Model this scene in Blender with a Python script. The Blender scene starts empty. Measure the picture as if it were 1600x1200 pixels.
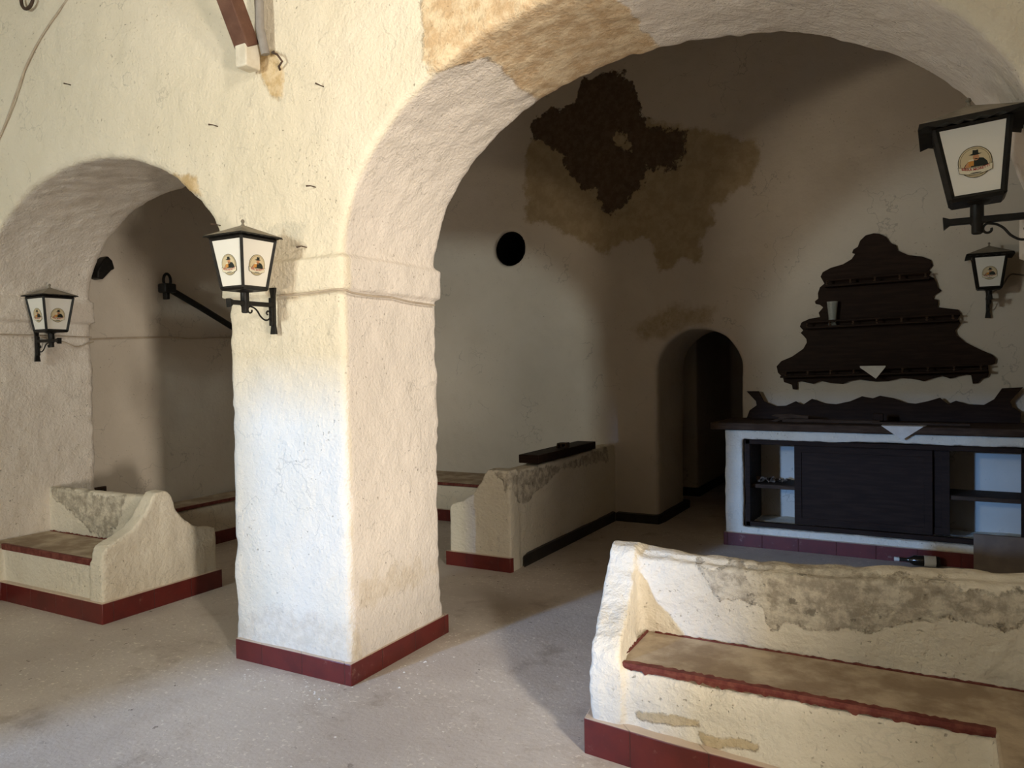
import bpy, bmesh, math, random
import numpy as np
import openvdb as vdb
from mathutils import Vector, Matrix

random.seed(7)
SC = bpy.context.scene
COL = SC.collection
PI = math.pi

# ------------------------------------------------------------------ outlines (metres, in the plane of the surface they lie on)
S_DARK = [(-3.269, 4.606), (-2.92, 4.648), (-2.752, 4.53), (-2.729, 4.344), (-2.641, 4.232), (-2.606, 4.082), (-2.544, 3.975), (-2.37, 3.947), (-2.225, 3.877), (-2.179, 3.729), (-2.253, 3.575), (-2.4, 3.536), (-2.549, 3.593), (-2.612, 3.65), (-2.614, 3.505), (-2.679, 3.368), (-2.81, 3.262), (-2.982, 3.159), (-3.088, 3.245), (-3.152, 3.427), (-3.288, 3.482), (-3.425, 3.613), (-3.478, 3.772), (-3.59, 3.89), (-3.703, 3.984), (-3.876, 4.114), (-3.842, 4.316), (-3.638, 4.371), (-3.384, 4.364), (-3.354, 4.484)]
S_ISL = [(-2.864, 4.027), (-2.799, 3.968), (-2.813, 3.898), (-2.789, 3.821), (-2.853, 3.843), (-2.892, 3.897), (-2.943, 3.955)]
S_OCH = [(-3.936, 4.046), (-3.817, 4.131), (-3.359, 4.209), (-2.568, 4.075), (-2.321, 3.986), (-1.736, 3.798), (-1.513, 3.718), (-1.482, 3.534), (-1.56, 3.455), (-1.562, 3.275), (-1.764, 3.255), (-1.926, 3.137), (-1.928, 2.998), (-2.046, 2.847), (-2.038, 2.566), (-2.216, 2.627), (-2.463, 2.526), (-2.511, 2.674), (-2.559, 2.872), (-2.841, 2.898), (-3.109, 2.773), (-3.298, 2.915), (-3.661, 3.13), (-3.953, 3.212), (-3.974, 3.66)]
S_DOOR = [(-2.75, 1.986), (-2.522, 2.128), (-2.3, 2.223), (-2.065, 2.148), (-1.919, 2.151), (-1.982, 2.04), (-2.216, 1.986), (-2.414, 1.887), (-2.615, 1.872)]
S_FGB = [(-0.99, 0.774), (-0.876, 0.723), (-0.802, 0.757), (-0.636, 0.775), (-0.412, 0.789), (-0.102, 0.773), (0.089, 0.77), (0.268, 0.782), (0.268, 0.687), (0.18, 0.642), (0.089, 0.661), (-0.152, 0.593), (-0.254, 0.543), (-0.349, 0.54), (-0.468, 0.522), (-0.569, 0.53), (-0.638, 0.496), (-0.661, 0.578), (-0.755, 0.602), (-0.853, 0.588), (-0.89, 0.621), (-0.939, 0.704)]
S_FGF = [(-1.099, 0.206), (-0.957, 0.224), (-0.833, 0.234), (-0.833, 0.217), (-0.958, 0.196), (-1.094, 0.184)]
S_FGF2 = [(-0.833, 0.189), (-0.746, 0.192), (-0.598, 0.209), (-0.604, 0.186), (-0.703, 0.174), (-0.801, 0.141)]
S_BL = [(-6.147, 0.751), (-5.891, 0.742), (-5.567, 0.715), (-5.183, 0.73), (-5.225, 0.645), (-5.268, 0.524), (-5.346, 0.482), (-5.33, 0.424), (-5.427, 0.403), (-5.622, 0.445), (-5.739, 0.507), (-5.86, 0.559), (-6.004, 0.622), (-6.108, 0.678)]
S_MID = [(5.162, 0.59), (5.197, 0.758), (5.799, 0.768), (6.234, 0.714), (7.283, 0.788), (7.327, 0.632), (6.233, 0.697), (6.006, 0.629), (5.655, 0.54), (5.556, 0.51), (5.399, 0.536), (5.283, 0.687)]
S_FR1 = [(-4.014, 2.822), (-3.762, 2.762), (-3.723, 2.647), (-3.821, 2.678), (-3.931, 2.747)]
S_FR2 = [(-3.23, 3.367), (-3.102, 3.333), (-3.045, 3.221), (-3.06, 3.072), (-3.134, 3.103), (-3.226, 3.223)]
S_FR3 = [(-2.137, 3.456), (-1.77, 3.363), (-1.84, 3.252), (-2.101, 3.136), (-2.143, 3.076)]
SHELF = [(-0.512, 2.735), (-0.576, 2.723), (-0.621, 2.681), (-0.64, 2.628), (-0.676, 2.608), (-0.687, 2.578), (-0.662, 2.568), (-0.691, 2.524), (-0.763, 2.483), (-0.865, 2.459), (-0.932, 2.425), (-0.95, 2.386), (-0.918, 2.321), (-0.956, 2.291), (-0.974, 2.237), (-0.971, 2.189), (-1.001, 2.166), (-0.994, 2.142), (-0.957, 2.132), (-0.93, 2.107), (-0.949, 2.084), (-0.969, 2.061), (-0.957, 2.021), (-1.048, 2.009), (-1.116, 1.979), (-1.132, 1.94), (-1.102, 1.906), (-1.125, 1.883), (-1.102, 1.858), (-1.076, 1.825), (-1.072, 1.793), (-1.103, 1.737), (-1.203, 1.666), (-1.297, 1.627), (-1.34, 1.579), (-1.329, 1.521), (-1.283, 1.472), (-1.275, 1.431), (-1.205, 1.406), (-1.198, 1.365), (-1.159, 1.361), (-1.159, 1.43), (-1.128, 1.438), (-1.022, 1.414), (-0.954, 1.441), (-0.872, 1.421), (-0.769, 1.413), (-0.711, 1.44), (-0.639, 1.452), (-0.582, 1.444), (-0.498, 1.433), (-0.4, 1.438), (-0.304, 1.462), (-0.222, 1.457), (-0.129, 1.434), (-0.05, 1.464), (0.009, 1.478), (0.068, 1.455), (0.132, 1.477), (0.183, 1.487), (0.221, 1.484), (0.233, 1.41), (0.271, 1.418), (0.296, 1.454), (0.339, 1.468), (0.346, 1.505), (0.339, 1.563), (0.389, 1.577), (0.395, 1.62), (0.37, 1.65), (0.284, 1.695), (0.183, 1.756), (0.12, 1.817), (0.105, 1.862), (0.146, 1.919), (0.126, 1.957), (0.149, 2.0), (0.127, 2.035), (0.043, 2.05), (-0.028, 2.064), (-0.019, 2.09), (-0.022, 2.127), (-0.058, 2.137), (-0.048, 2.166), (0.005, 2.2), (-0.021, 2.224), (-0.028, 2.269), (-0.047, 2.308), (-0.086, 2.333), (-0.073, 2.369), (-0.093, 2.378), (-0.06, 2.42), (-0.073, 2.466), (-0.139, 2.501), (-0.246, 2.522), (-0.327, 2.57), (-0.337, 2.616), (-0.381, 2.635), (-0.415, 2.692), (-0.464, 2.724)]
CROWN = [(-1.602, 1.348), (-1.491, 1.348), (-1.447, 1.254), (-1.339, 1.209), (-1.25, 1.215), (-1.162, 1.257), (-1.102, 1.224), (-1.024, 1.28), (-0.922, 1.241), (-0.822, 1.233), (-0.706, 1.26), (-0.609, 1.305), (-0.521, 1.288), (-0.465, 1.311), (-0.355, 1.289), (-0.263, 1.25), (-0.187, 1.244), (-0.096, 1.266), (-0.007, 1.297), (0.049, 1.241), (0.11, 1.272), (0.196, 1.243), (0.31, 1.239), (0.38, 1.286), (0.435, 1.376), (0.578, 1.384), (0.49, 1.27), (0.504, 1.222), (0.565, 1.182), (0.558, 1.154), (-1.604, 1.117), (-1.576, 1.168), (-1.511, 1.216), (-1.516, 1.254)]
S_SOF = [(-2.25, 2.9), (-2.154, 2.99), (-2.035, 3.075), (-1.904, 3.212), (-1.908, 3.375), (-1.937, 3.525), (-1.94, 3.744), (-1.957, 3.95), (-1.543, 3.95), (-1.247, 3.95), (-1.259, 3.579), (-1.217, 3.374), (-1.244, 3.247), (-1.3, 2.9)]

# ------------------------------------------------------------------ noise and signed distances on numpy grids
def _hash(ix, iy, iz):
    h = (ix.astype(np.int64) * 374761393 + iy.astype(np.int64) * 668265263 + iz.astype(np.int64) * 2147483647) & 0xffffffff
    h = ((h ^ (h >> 13)) * 1274126177) & 0xffffffff
    return ((h ^ (h >> 16)) & 0xffff) / 32767.5 - 1.0

def noise3(x, y, z, s):
    x = x / s + 100; y = y / s + 100; z = z / s + 100
    xi = np.floor(x); yi = np.floor(y); zi = np.floor(z)
    fx = x - xi; fy = y - yi; fz = z - zi
    fx = fx * fx * (3 - 2 * fx); fy = fy * fy * (3 - 2 * fy); fz = fz * fz * (3 - 2 * fz)
    r = 0
    for a in (0, 1):
        wa = fx if a else 1 - fx
        for b in (0, 1):
            wb = fy if b else 1 - fy
            for c in (0, 1):
                wc = fz if c else 1 - fz
                r = r + wa * wb * wc * _hash(xi + a, yi + b, zi + c)
    return r

def smax(a, b, k):
    h = np.clip(0.5 - 0.5 * (b - a) / k, 0, 1)
    return b * (1 - h) + a * h + k * h * (1 - h)

def smin(a, b, k):
    return -smax(-a, -b, k)

def sbox(X, Y, Z, lo, hi, r=0.0):
    q = [np.abs(P - (l + h) / 2) - ((h - l) / 2 - r) for P, l, h in zip((X, Y, Z), lo, hi)]
    out = np.sqrt(np.maximum(q[0], 0) ** 2 + np.maximum(q[1], 0) ** 2 + np.maximum(q[2], 0) ** 2)
    return out + np.minimum(np.maximum(np.maximum(q[0], q[1]), q[2]), 0) - r

def spoly(U, V, poly):
    """signed distance to a polygon, negative inside"""
    U, V = np.broadcast_arrays(U, V)
    d = np.full(U.shape, 1e9); s = np.ones(U.shape)
    n = len(poly)
    for i in range(n):
        ax, ay = poly[i]; bx, by = poly[i - 1]
        ex, ey = bx - ax, by - ay
        wx, wy = U - ax, V - ay
        t = np.clip((wx * ex + wy * ey) / (ex * ex + ey * ey + 1e-12), 0, 1)
        d = np.minimum(d, (wx - ex * t) ** 2 + (wy - ey * t) ** 2)
        c1 = V >= ay; c2 = V < by; c3 = ex * wy > ey * wx
        s = np.where((c1 & c2 & c3) | (~c1 & ~c2 & ~c3), -s, s)
    return np.sqrt(d) * s

def sarch(X, Z, cx, a, spring, b):
    """inside of an opening with straight jambs and an elliptical head: negative inside"""
    zz = np.maximum(Z - spring, 0)
    u = (X - cx) / a; w = zz / b
    f = np.sqrt(u * u + w * w) + 1e-6
    g = np.sqrt((u / a) ** 2 + (w / b) ** 2) / f + 1e-6
    return (f - 1) / g

def sdf_mesh(name, fn, lo, hi, vox, amp=((0.12, .006), (0.04, .003)), attrs=None):
    n = [int(math.ceil((h - l) / vox)) + 1 for l, h in zip(lo, hi)]
    ax = [l + vox * np.arange(m) for l, m in zip(lo, n)]
    X = ax[0][:, None, None]; Y = ax[1][None, :, None]; Z = ax[2][None, None, :]
    d = np.array(np.broadcast_to(fn(X, Y, Z), n), dtype=np.float32)
    I = np.nonzero(np.abs(d) < vox * 5 + .02)
    px, py, pz = ax[0][I[0]], ax[1][I[1]], ax[2][I[2]]
    dn = np.zeros(len(px))
    for s, a in amp:
        dn += a * noise3(px, py, pz, s)
    d[I] += dn
    lim = vox * 4
    d = np.clip(d, -lim, lim)
    g = vdb.FloatGrid(lim)
    g.copyFromArray(d, tolerance=0.0)
    pts, quads = g.convertToQuads(isovalue=0.0)
    pts = pts.astype(np.float64) * vox + np.array(lo)
    me = bpy.data.meshes.new(name)
    nv, nf = len(pts), len(quads)
    me.vertices.add(nv); me.vertices.foreach_set('co', pts.astype(np.float32).ravel())
    me.loops.add(nf * 4); me.loops.foreach_set('vertex_index', quads[:, ::-1].astype(np.int32).ravel())
    me.polygons.add(nf)
    me.polygons.foreach_set('loop_start', np.arange(0, nf * 4, 4, dtype=np.int32))
    me.polygons.foreach_set('use_smooth', np.ones(nf, dtype=bool))
    me.update(calc_edges=True)
    me.validate()
    for k, f in (attrs or {}).items():
        at = me.attributes.new(k, 'FLOAT', 'POINT')
        at.data.foreach_set('value', np.clip(f(pts[:, 0], pts[:, 1], pts[:, 2]), -.5, .5).astype(np.float32))
    return me

# ------------------------------------------------------------------ materials
def new_mat(name):
    m = bpy.data.materials.new(name); m.use_nodes = True
    nt = m.node_tree
    return m, nt, nt.nodes['Principled BSDF']

class NG:
    def __init__(s, nt): s.nt = nt
    def n(s, t, **kw):
        nd = s.nt.nodes.new(t)
        for k, v in kw.items(): setattr(nd, k, v)
        return nd
    def l(s, a, b): s.nt.links.new(a, b)
    def coord(s): return s.n('ShaderNodeTexCoord').outputs['Object']
    def noise(s, vec, scale, detail=4, rough=.55, dist=0):
        nd = s.n('ShaderNodeTexNoise'); s.l(vec, nd.inputs['Vector'])
        nd.inputs['Scale'].default_value = scale; nd.inputs['Detail'].default_value = detail
        nd.inputs['Roughness'].default_value = rough; nd.inputs['Distortion'].default_value = dist
        return nd.outputs['Fac']
    def ramp(s, fac, a, b, smooth=True):
        nd = s.n('ShaderNodeMapRange'); s.l(fac, nd.inputs[0])
        nd.inputs[1].default_value = a; nd.inputs[2].default_value = b
        if smooth: nd.interpolation_type = 'SMOOTHSTEP'
        return nd.outputs[0]
    def math(s, op, a, b=None):
        nd = s.n('ShaderNodeMath', operation=op)
        for i, v in enumerate((a, b)):
            if v is None: continue
            if isinstance(v, (int, float)): nd.inputs[i].default_value = v
            else: s.l(v, nd.inputs[i])
        return nd.outputs[0]
    def mix(s, fac, a, b):
        nd = s.n('ShaderNodeMix', data_type='RGBA')
        for i, v in ((0, fac), (6, a), (7, b)):
            if isinstance(v, (int, float)): nd.inputs[i].default_value = v
            elif isinstance(v, tuple): nd.inputs[i].default_value = (*v, 1)
            else: s.l(v, nd.inputs[i])
        return nd.outputs[2]
    def attr(s, name):
        return s.n('ShaderNodeAttribute', attribute_name=name).outputs['Fac']
    def bump(s, h, dist, strength=1.0, prev=None):
        nd = s.n('ShaderNodeBump'); s.l(h, nd.inputs['Height'])
        nd.inputs['Distance'].default_value = dist; nd.inputs['Strength'].default_value = strength
        if prev is not None: s.l(prev, nd.inputs['Normal'])
        return nd.outputs[0]

def plaster(name, base, alt, stains=(), reveal=None, fine=70, fine_d=.004, lump_d=.012, cracks=.35, rough=.9, pits=.5):
    """stains: (attribute, colour, second colour, edge noise size, edge noise amount, softness, opacity)"""
    m, nt, p = new_mat(name); g = NG(nt); c = g.coord()
    big = g.noise(c, 1.1, 5, .6)
    col = g.mix(g.ramp(big, .35, .7), base, alt)
    if reveal:
        col = g.mix(g.ramp(g.attr('reveal'), -.015, .015), col, g.mix(g.ramp(big, .35, .7), reveal, tuple(v * .93 for v in reveal)))
    mid = g.noise(c, 6, 5, .65)
    col = g.mix(g.math('MULTIPLY', g.ramp(mid, .55, .8), .35), col, tuple(v * .8 for v in base))
    # hairline cracks, broken up
    w = g.n('ShaderNodeTexVoronoi', feature='DISTANCE_TO_EDGE')
    wv = g.n('ShaderNodeVectorMath', operation='ADD')
    nz = g.n('ShaderNodeTexNoise'); g.l(c, nz.inputs['Vector']); nz.inputs['Scale'].default_value = 3; nz.inputs['Detail'].default_value = 5
    g.l(c, wv.inputs[0]); g.l(nz.outputs['Color'], wv.inputs[1]); g.l(wv.outputs[0], w.inputs['Vector'])
    w.inputs['Scale'].default_value = 1.6
    crk = g.math('MULTIPLY', g.ramp(w.outputs['Distance'], .012, .002), g.ramp(g.noise(c, 1.7, 3), .52, .6))
    col = g.mix(g.math('MULTIPLY', crk, cracks), col, tuple(v * .35 for v in base))
    # pits and chips
    pit = g.math('MULTIPLY', g.ramp(g.noise(c, 55, 2, .5), .69, .74), g.ramp(g.noise(c, 2.3, 3), .45, .6))
    col = g.mix(g.math('MULTIPLY', pit, pits), col, (.2, .15, .1))
    h = g.math('ADD', g.math('MULTIPLY', g.noise(c, fine, 4, .6), 1.0), g.math('MULTIPLY', pit, -.6))
    hs = None
    for (at, c1, c2, ns, na, soft, op) in stains:
        v = g.math('ADD', g.attr(at), g.math('MULTIPLY', g.math('SUBTRACT', g.noise(c, ns, 6, .65), .5), na))
        mk = g.ramp(v, -soft, soft)
        sc = g.mix(g.ramp(g.noise(c, ns * 1.6, 6, .7), .38, .64), c1, c2)
        flk = g.math('MULTIPLY', g.ramp(g.noise(c, ns * 1.1, 4, .7), .62, .66), .75 if at == 'grey' else .15)
        sc = g.mix(flk, sc, tuple(v * .45 for v in c1))
        col = g.mix(g.math('MULTIPLY', mk, op), col, sc)
        if soft < .02:
            hs = mk if hs is None else g.math('ADD', hs, mk)
    g.l(col, p.inputs['Base Color'])
    nrm = g.bump(g.noise(c, 9, 4, .55), lump_d, .8)
    nrm = g.bump(h, fine_d, .9, nrm)
    if hs is not None:
        nrm = g.bump(g.math('MULTIPLY', hs, -1.0), .006, 1.0, nrm)
    g.l(nrm, p.inputs['Normal'])
    p.inputs['Roughness'].default_value = rough
    p.inputs['Specular IOR Level'].default_value = .2
    return m

def simple(name, base, alt=None, scale=12, rough=.6, metal=0.0, bump=.0015, bscale=60, spec=.4, stretch=None):
    m, nt, p = new_mat(name); g = NG(nt); c = g.coord()
    if stretch:
        mp = g.n('ShaderNodeMapping'); mp.inputs['Scale'].default_value = stretch; g.l(c, mp.inputs['Vector']); c = mp.outputs[0]
    f = g.ramp(g.noise(c, scale, 5, .6), .35, .7)
    g.l(g.mix(f, base, alt or tuple(v * .8 for v in base)), p.inputs['Base Color'])
    g.l(g.ramp(g.noise(c, scale * 2, 3), .2, .9), p.inputs['Roughness'])
    rr = g.n('ShaderNodeMapRange'); g.l(g.noise(c, scale * 2, 3), rr.inputs[0])
    rr.inputs[3].default_value = max(rough - .12, .02); rr.inputs[4].default_value = min(rough + .12, 1)
    g.l(rr.outputs[0], p.inputs['Roughness'])
    p.inputs['Metallic'].default_value = metal
    p.inputs['Specular IOR Level'].default_value = spec
    if bump: g.l(g.bump(g.noise(c, bscale, 4), bump, .8), p.inputs['Normal'])
    return m

# ------------------------------------------------------------------ mesh builder
class MB:
    def __init__(s): s.v = []; s.f = []; s.mi = []
    def add(s, v, f, mi=0):
        o = len(s.v); s.v += [tuple(p) for p in v]
        for q in f: s.f.append([i + o for i in q]); s.mi.append(mi)
        return s
    def box(s, lo, hi, mi=0):
        x0, y0, z0 = lo; x1, y1, z1 = hi
        v = [(x0, y0, z0), (x1, y0, z0), (x1, y1, z0), (x0, y1, z0), (x0, y0, z1), (x1, y0, z1), (x1, y1, z1), (x0, y1, z1)]
        return s.add(v, [(3, 2, 1, 0), (4, 5, 6, 7), (0, 1, 5, 4), (1, 2, 6, 5), (2, 3, 7, 6), (3, 0, 4, 7)], mi)
    def prism(s, poly, a, b, axis='z', mi=0):
        """polygon extruded along an axis; the polygon is in (x,y) for z, (x,z) for y, (y,z) for x"""
        n = len(poly)
        def P(u, w, t): return {'z': (u, w, t), 'y': (u, t, w), 'x': (t, u, w)}[axis]
        v = [P(u, w, a) for u, w in poly] + [P(u, w, b) for u, w in poly]
        f = [list(range(n))[::-1], list(range(n, 2 * n))] + [(i, (i + 1) % n, n + (i + 1) % n, n + i) for i in range(n)]
        return s.add(v, f, mi)
    def tube(s, path, r, k=10, mi=0, cap=True):
        path = [Vector(p) for p in path]; n = len(path)
        rs = r if isinstance(r, (list, tuple)) else [r] * n
        t0 = (path[1] - path[0]).normalized()
        up = Vector((0, 0, 1)) if abs(t0.z) < .9 else Vector((1, 0, 0))
        nrm = t0.cross(up).normalized(); v = []
        for i, p in enumerate(path):
            t = (path[min(i + 1, n - 1)] - path[max(i - 1, 0)]).normalized()
            nrm = (nrm - t * nrm.dot(t)).normalized(); bi = t.cross(nrm)
            for j in range(k):
                a = 2 * PI * j / k
                v.append(p + (nrm * math.cos(a) + bi * math.sin(a)) * rs[i])
        f = [(i * k + j, i * k + (j + 1) % k, (i + 1) * k + (j + 1) % k, (i + 1) * k + j) for i in range(n - 1) for j in range(k)]
        if cap: f += [list(range(k))[::-1], list(range((n - 1) * k, n * k))]
        return s.add(v, f, mi)
    def lathe(s, prof, k=24, c=(0, 0, 0), mi=0):
        v = [(c[0] + r * math.cos(2 * PI * j / k), c[1] + r * math.sin(2 * PI * j / k), c[2] + z) for r, z in prof for j in range(k)]
        n = len(prof)
        f = [(i * k + j, i * k + (j + 1) % k, (i + 1) * k + (j + 1) % k, (i + 1) * k + j) for i in range(n - 1) for j in range(k)]
        f += [list(range(k))[::-1], list(range((n - 1) * k, n * k))]
        return s.add(v, f, mi)
    def xf(s, M):
        s.v = [tuple(M @ Vector(p)) for p in s.v]; return s
    def build(s, name, mats, parent=None, bevel=0.0, angle=40, seg=2):
        me = bpy.data.meshes.new(name); me.from_pydata(s.v, [], s.f); me.update()
        bm = bmesh.new(); bm.from_mesh(me); bmesh.ops.recalc_face_normals(bm, faces=bm.faces)
        bm.to_mesh(me); bm.free()
        return link(name, me, mats, parent, bevel, angle, s.mi, seg)

def link(name, me, mats, parent=None, bevel=0.0, angle=40, mi=None, seg=2):
    if not isinstance(mats, (list, tuple)): mats = [mats]
    for m in mats: me.materials.append(m)
    if mi and len(mats) > 1: me.polygons.foreach_set('material_index', mi)
    if mi is not None:
        me.polygons.foreach_set('use_smooth', [True] * len(me.polygons))
        me.set_sharp_from_angle(angle=math.radians(angle))
    o = bpy.data.objects.new(name, me); COL.objects.link(o)
    if parent: o.parent = parent
    if bevel:
        b = o.modifiers.new('bevel', 'BEVEL'); b.width = bevel; b.segments = seg; b.limit_method = 'ANGLE'; b.angle_limit = math.radians(35)
        b.harden_normals = False
    return o

def tag(o, label=None, cat=None, group=None, kind=None):
    if label: o['label'] = label
    if cat: o['category'] = cat
    if group: o['group'] = group
    if kind: o['kind'] = kind
    return o

def thing(name, label, cat, loc=(0, 0, 0), rz=0.0, group=None):
    o = bpy.data.objects.new(name, None); COL.objects.link(o); o.empty_display_size = .1
    o.location = loc; o.rotation_euler = (0, 0, rz)
    return tag(o, label, cat, group)

def struct(o): o['kind'] = 'structure'; return o
def smooth_path(pts, n=6):
    pts = [Vector(p) for p in pts]; out = []
    for i in range(len(pts) - 1):
        p0, p1, p2, p3 = pts[max(i - 1, 0)], pts[i], pts[i + 1], pts[min(i + 2, len(pts) - 1)]
        for k in range(n):
            t = k / n
            out.append(.5 * ((2 * p1) + (p2 - p0) * t + (2 * p0 - 5 * p1 + 4 * p2 - p3) * t * t + (3 * p1 - p0 - 3 * p2 + p3) * t ** 3))
    out.append(pts[-1]); return out

# ------------------------------------------------------------------ openings of the room behind and beside the camera, and the daylight in them
DOOR_H = (-4.64, -3.40, 0, 2.2)         # doorway in the wall behind the camera
WIN_H = (-4.6, -3.9, 2.55, 3.15)       # small high window above it
RIGHT_H = (-.60, .19, .3, 4.3)         # tall opening in the right hand wall
WORLD = .2
EXPOSURE = 0.05
LIGHTS = [
    ('daylight_right', (4.7, -1.66, 4.0), (-1.6, 3.2, 1.0), .55, 1.1, 440, (1, .91, .77)),
    ('ground_bounce_right', (4.2, -1.2, .6), (-2.5, 3.0, 2.4), .55, .9, 400, (1, .87, .72)),
    ('sky_strip_door', (-5.65, -8.0, 2.80), (-2.9, 3.0, 1.2), .45, .35, 1150, (.22, .47, 1)),
    ('sunlit_ground_door', (-5.3, -8.0, .05), (-2.9, 3.0, 2.6), 2.0, .5, 330, (1, .84, .62)),
    ('daylight_window', (-4.25, -3.0, 2.85), (-.4, 7.5, 2.0), .6, .55, 150, (.88, .97, .92)),
]

# ================================================================== MATERIALS
GREY = (.37, .32, .25); GREY2 = (.70, .64, .52)
M_arcade = plaster('plaster_cream', (.80, .73, .60), (.74, .67, .53),
    stains=[('ochre', (.52, .36, .17), (.70, .55, .34), 9, .10, .015, .9),
            ('raw', (.58, .41, .24), (.78, .64, .44), 7, .12, .012, .95),
            ('damp', (.60, .51, .39), (.72, .64, .52), 12, .30, .05, .6)],
    fine=46, fine_d=.010, lump_d=.004, cracks=.3, reveal=(.80, .735, .66))
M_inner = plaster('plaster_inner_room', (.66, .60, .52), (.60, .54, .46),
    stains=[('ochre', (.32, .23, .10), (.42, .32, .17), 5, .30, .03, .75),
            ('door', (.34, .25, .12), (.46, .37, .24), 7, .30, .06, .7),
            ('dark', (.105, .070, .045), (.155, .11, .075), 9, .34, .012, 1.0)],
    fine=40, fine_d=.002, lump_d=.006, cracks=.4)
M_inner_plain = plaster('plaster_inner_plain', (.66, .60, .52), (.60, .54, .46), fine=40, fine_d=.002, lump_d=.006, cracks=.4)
M_bench = plaster('plaster_bench', (.80, .74, .62), (.72, .65, .52),
    stains=[('grey', GREY, GREY2, 9, .16, .008, .95), ('ochre', (.50, .39, .23), (.60, .48, .30), 14, .05, .006, .9)],
    fine=40, fine_d=.012, lump_d=.006, cracks=.18)
M_plain = plaster('plaster_plain', (.74, .68, .57), (.68, .61, .50), fine=45, fine_d=.003)
M_flue_black = simple('flue_black', (.006, .005, .005), (.012, .010, .009), rough=.9, spec=.1)
M_red = simple('red_tile_paint', (.12, .015, .011), (.16, .025, .018), scale=9, rough=.42, bump=.0012)
M_redwood = simple('red_painted_edge', (.11, .016, .012), (.20, .06, .042), scale=26, rough=.7)
M_black = simple('black_painted_base', (.018, .015, .013), (.035, .028, .022), scale=9, rough=.5)
M_seat = simple('worn_dusty_seat', (.29, .215, .145), (.52, .43, .315), scale=6, rough=.85, bump=.005, bscale=35)
M_iron = simple('black_iron', (.007, .0065, .006), (.016, .014, .012), scale=30, rough=.5, bump=.0008, spec=.25)
M_roof = simple('weathered_lamp_roof', (.27, .235, .18), (.15, .13, .10), scale=12, rough=.6)
M_wood = simple('dark_stained_wood', (.020, .0105, .007), (.032, .018, .012), scale=5, rough=.6, spec=.10, stretch=(1, 5, 9), bump=.0008)
M_wood2 = simple('dark_brown_wood', (.05, .03, .02), (.085, .055, .037), scale=5, rough=.7, spec=.10, stretch=(1.5, 6, 9))
M_beam = simple('red_brown_beam', (.10, .042, .026), (.17, .085, .055), scale=7, rough=.55)
M_pale = simple('pale_paint', (.72, .68, .58), (.6, .55, .45), rough=.7)
M_card = simple('brown_board', (.17, .12, .085), (.21, .15, .105), rough=.75)
M_wire = simple('painted_cable', (.52, .44, .34), (.42, .34, .26), rough=.8)
M_wire2 = simple('grey_cable', (.20, .18, .16), rough=.7)
M_paper = simple('white_paper', (.75, .72, .66), (.66, .62, .56), rough=.85)
M_rust = simple('rusty_iron', (.05, .032, .022), (.10, .06, .04), rough=.8)
M_greypole = simple('grey_metal', (.28, .26, .24), rough=.5)

m, nt, p = new_mat('opal_glass'); M_glass_opal = m
p.inputs['Base Color'].default_value = (.82, .80, .74, 1); p.inputs['Roughness'].default_value = .25
p.inputs['Subsurface Weight'].default_value = 0
m, nt, p = new_mat('clear_glass'); M_glass = m
p.inputs['Base Color'].default_value = (.9, .95, .93, 1); p.inputs['Roughness'].default_value = .08; p.inputs['Transmission Weight'].default_value = .8; p.inputs['IOR'].default_value = 1.4
m, nt, p = new_mat('dark_bottle_glass'); M_bottle = m
p.inputs['Base Color'].default_value = (.018, .014, .010, 1); p.inputs['Roughness'].default_value = .15
EMB = []
for nm, c in (('emblem_ring', (.06, .05, .02)), ('emblem_cream', (.62, .52, .33)), ('emblem_jacket', (.012, .018, .014)),
              ('emblem_skin', (.55, .27, .13)), ('emblem_beer', (.60, .27, .05)), ('emblem_banner', (.74, .68, .52)), ('emblem_red', (.35, .03, .02))):
    EMB.append(simple(nm, c, c, rough=.5, bump=0))

# concrete floor with dust, scuffs and plaster crumbs
m, nt, p = new_mat('dusty_concrete_floor'); g = NG(nt); c = g.coord(); M_floor = m
col = g.mix(g.ramp(g.noise(c, .8, 6, .6), .35, .68), (.50, .44, .39), (.62, .56, .50))
col = g.mix(g.math('MULTIPLY', g.ramp(g.noise(c, 5, 5, .7), .5, .75), .5), col, (.42, .35, .285))
mp = g.n('ShaderNodeMapping'); mp.inputs['Scale'].default_value = (1.2, 9, 1); mp.inputs['Rotation'].default_value = (0, 0, .5); g.l(c, mp.inputs['Vector'])
col = g.mix(g.math('MULTIPLY', g.ramp(g.noise(mp.outputs[0], 3, 5, .7), .60, .72), .6), col, (.66, .60, .52))
sp = g.math('MULTIPLY', g.ramp(g.noise(c, 34, 3, .6), .605, .635), g.ramp(g.noise(c, 1.6, 4), .40, .54))
col = g.mix(g.math('MULTIPLY', sp, .75), col, (.80, .74, .65))
fs = g.ramp(g.noise(c, 110, 2, .6), .58, .64)
col = g.mix(g.math('MULTIPLY', fs, .45), col, (.62, .56, .47))
st = g.ramp(g.noise(c, 2.2, 7, .68), .56, .70)
col = g.mix(g.math('MULTIPLY', st, .55), col, (.30, .245, .195))
ds = g.math('MULTIPLY', g.ramp(g.noise(c, 19, 3, .6), .655, .68), g.ramp(g.noise(c, 1.9, 3), .48, .6))
col = g.mix(g.math('MULTIPLY', ds, .7), col, (.09, .065, .045))
g.l(col, p.inputs['Base Color']); p.inputs['Roughness'].default_value = .8; p.inputs['Specular IOR Level'].default_value = .2
g.l(g.bump(g.noise(c, 40, 6, .65), .004, .9), p.inputs['Normal'])

# ================================================================== SETTING
B = lambda lo, hi: MB().box(lo, hi)
struct(B((-7.2, -2.8, -.12), (2.8, 12, 0)).build('floor', M_floor))
struct(B((-7.2, -2.8, 4.88), (2.8, 12, 5.05)).build('ceiling', M_plain))

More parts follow.
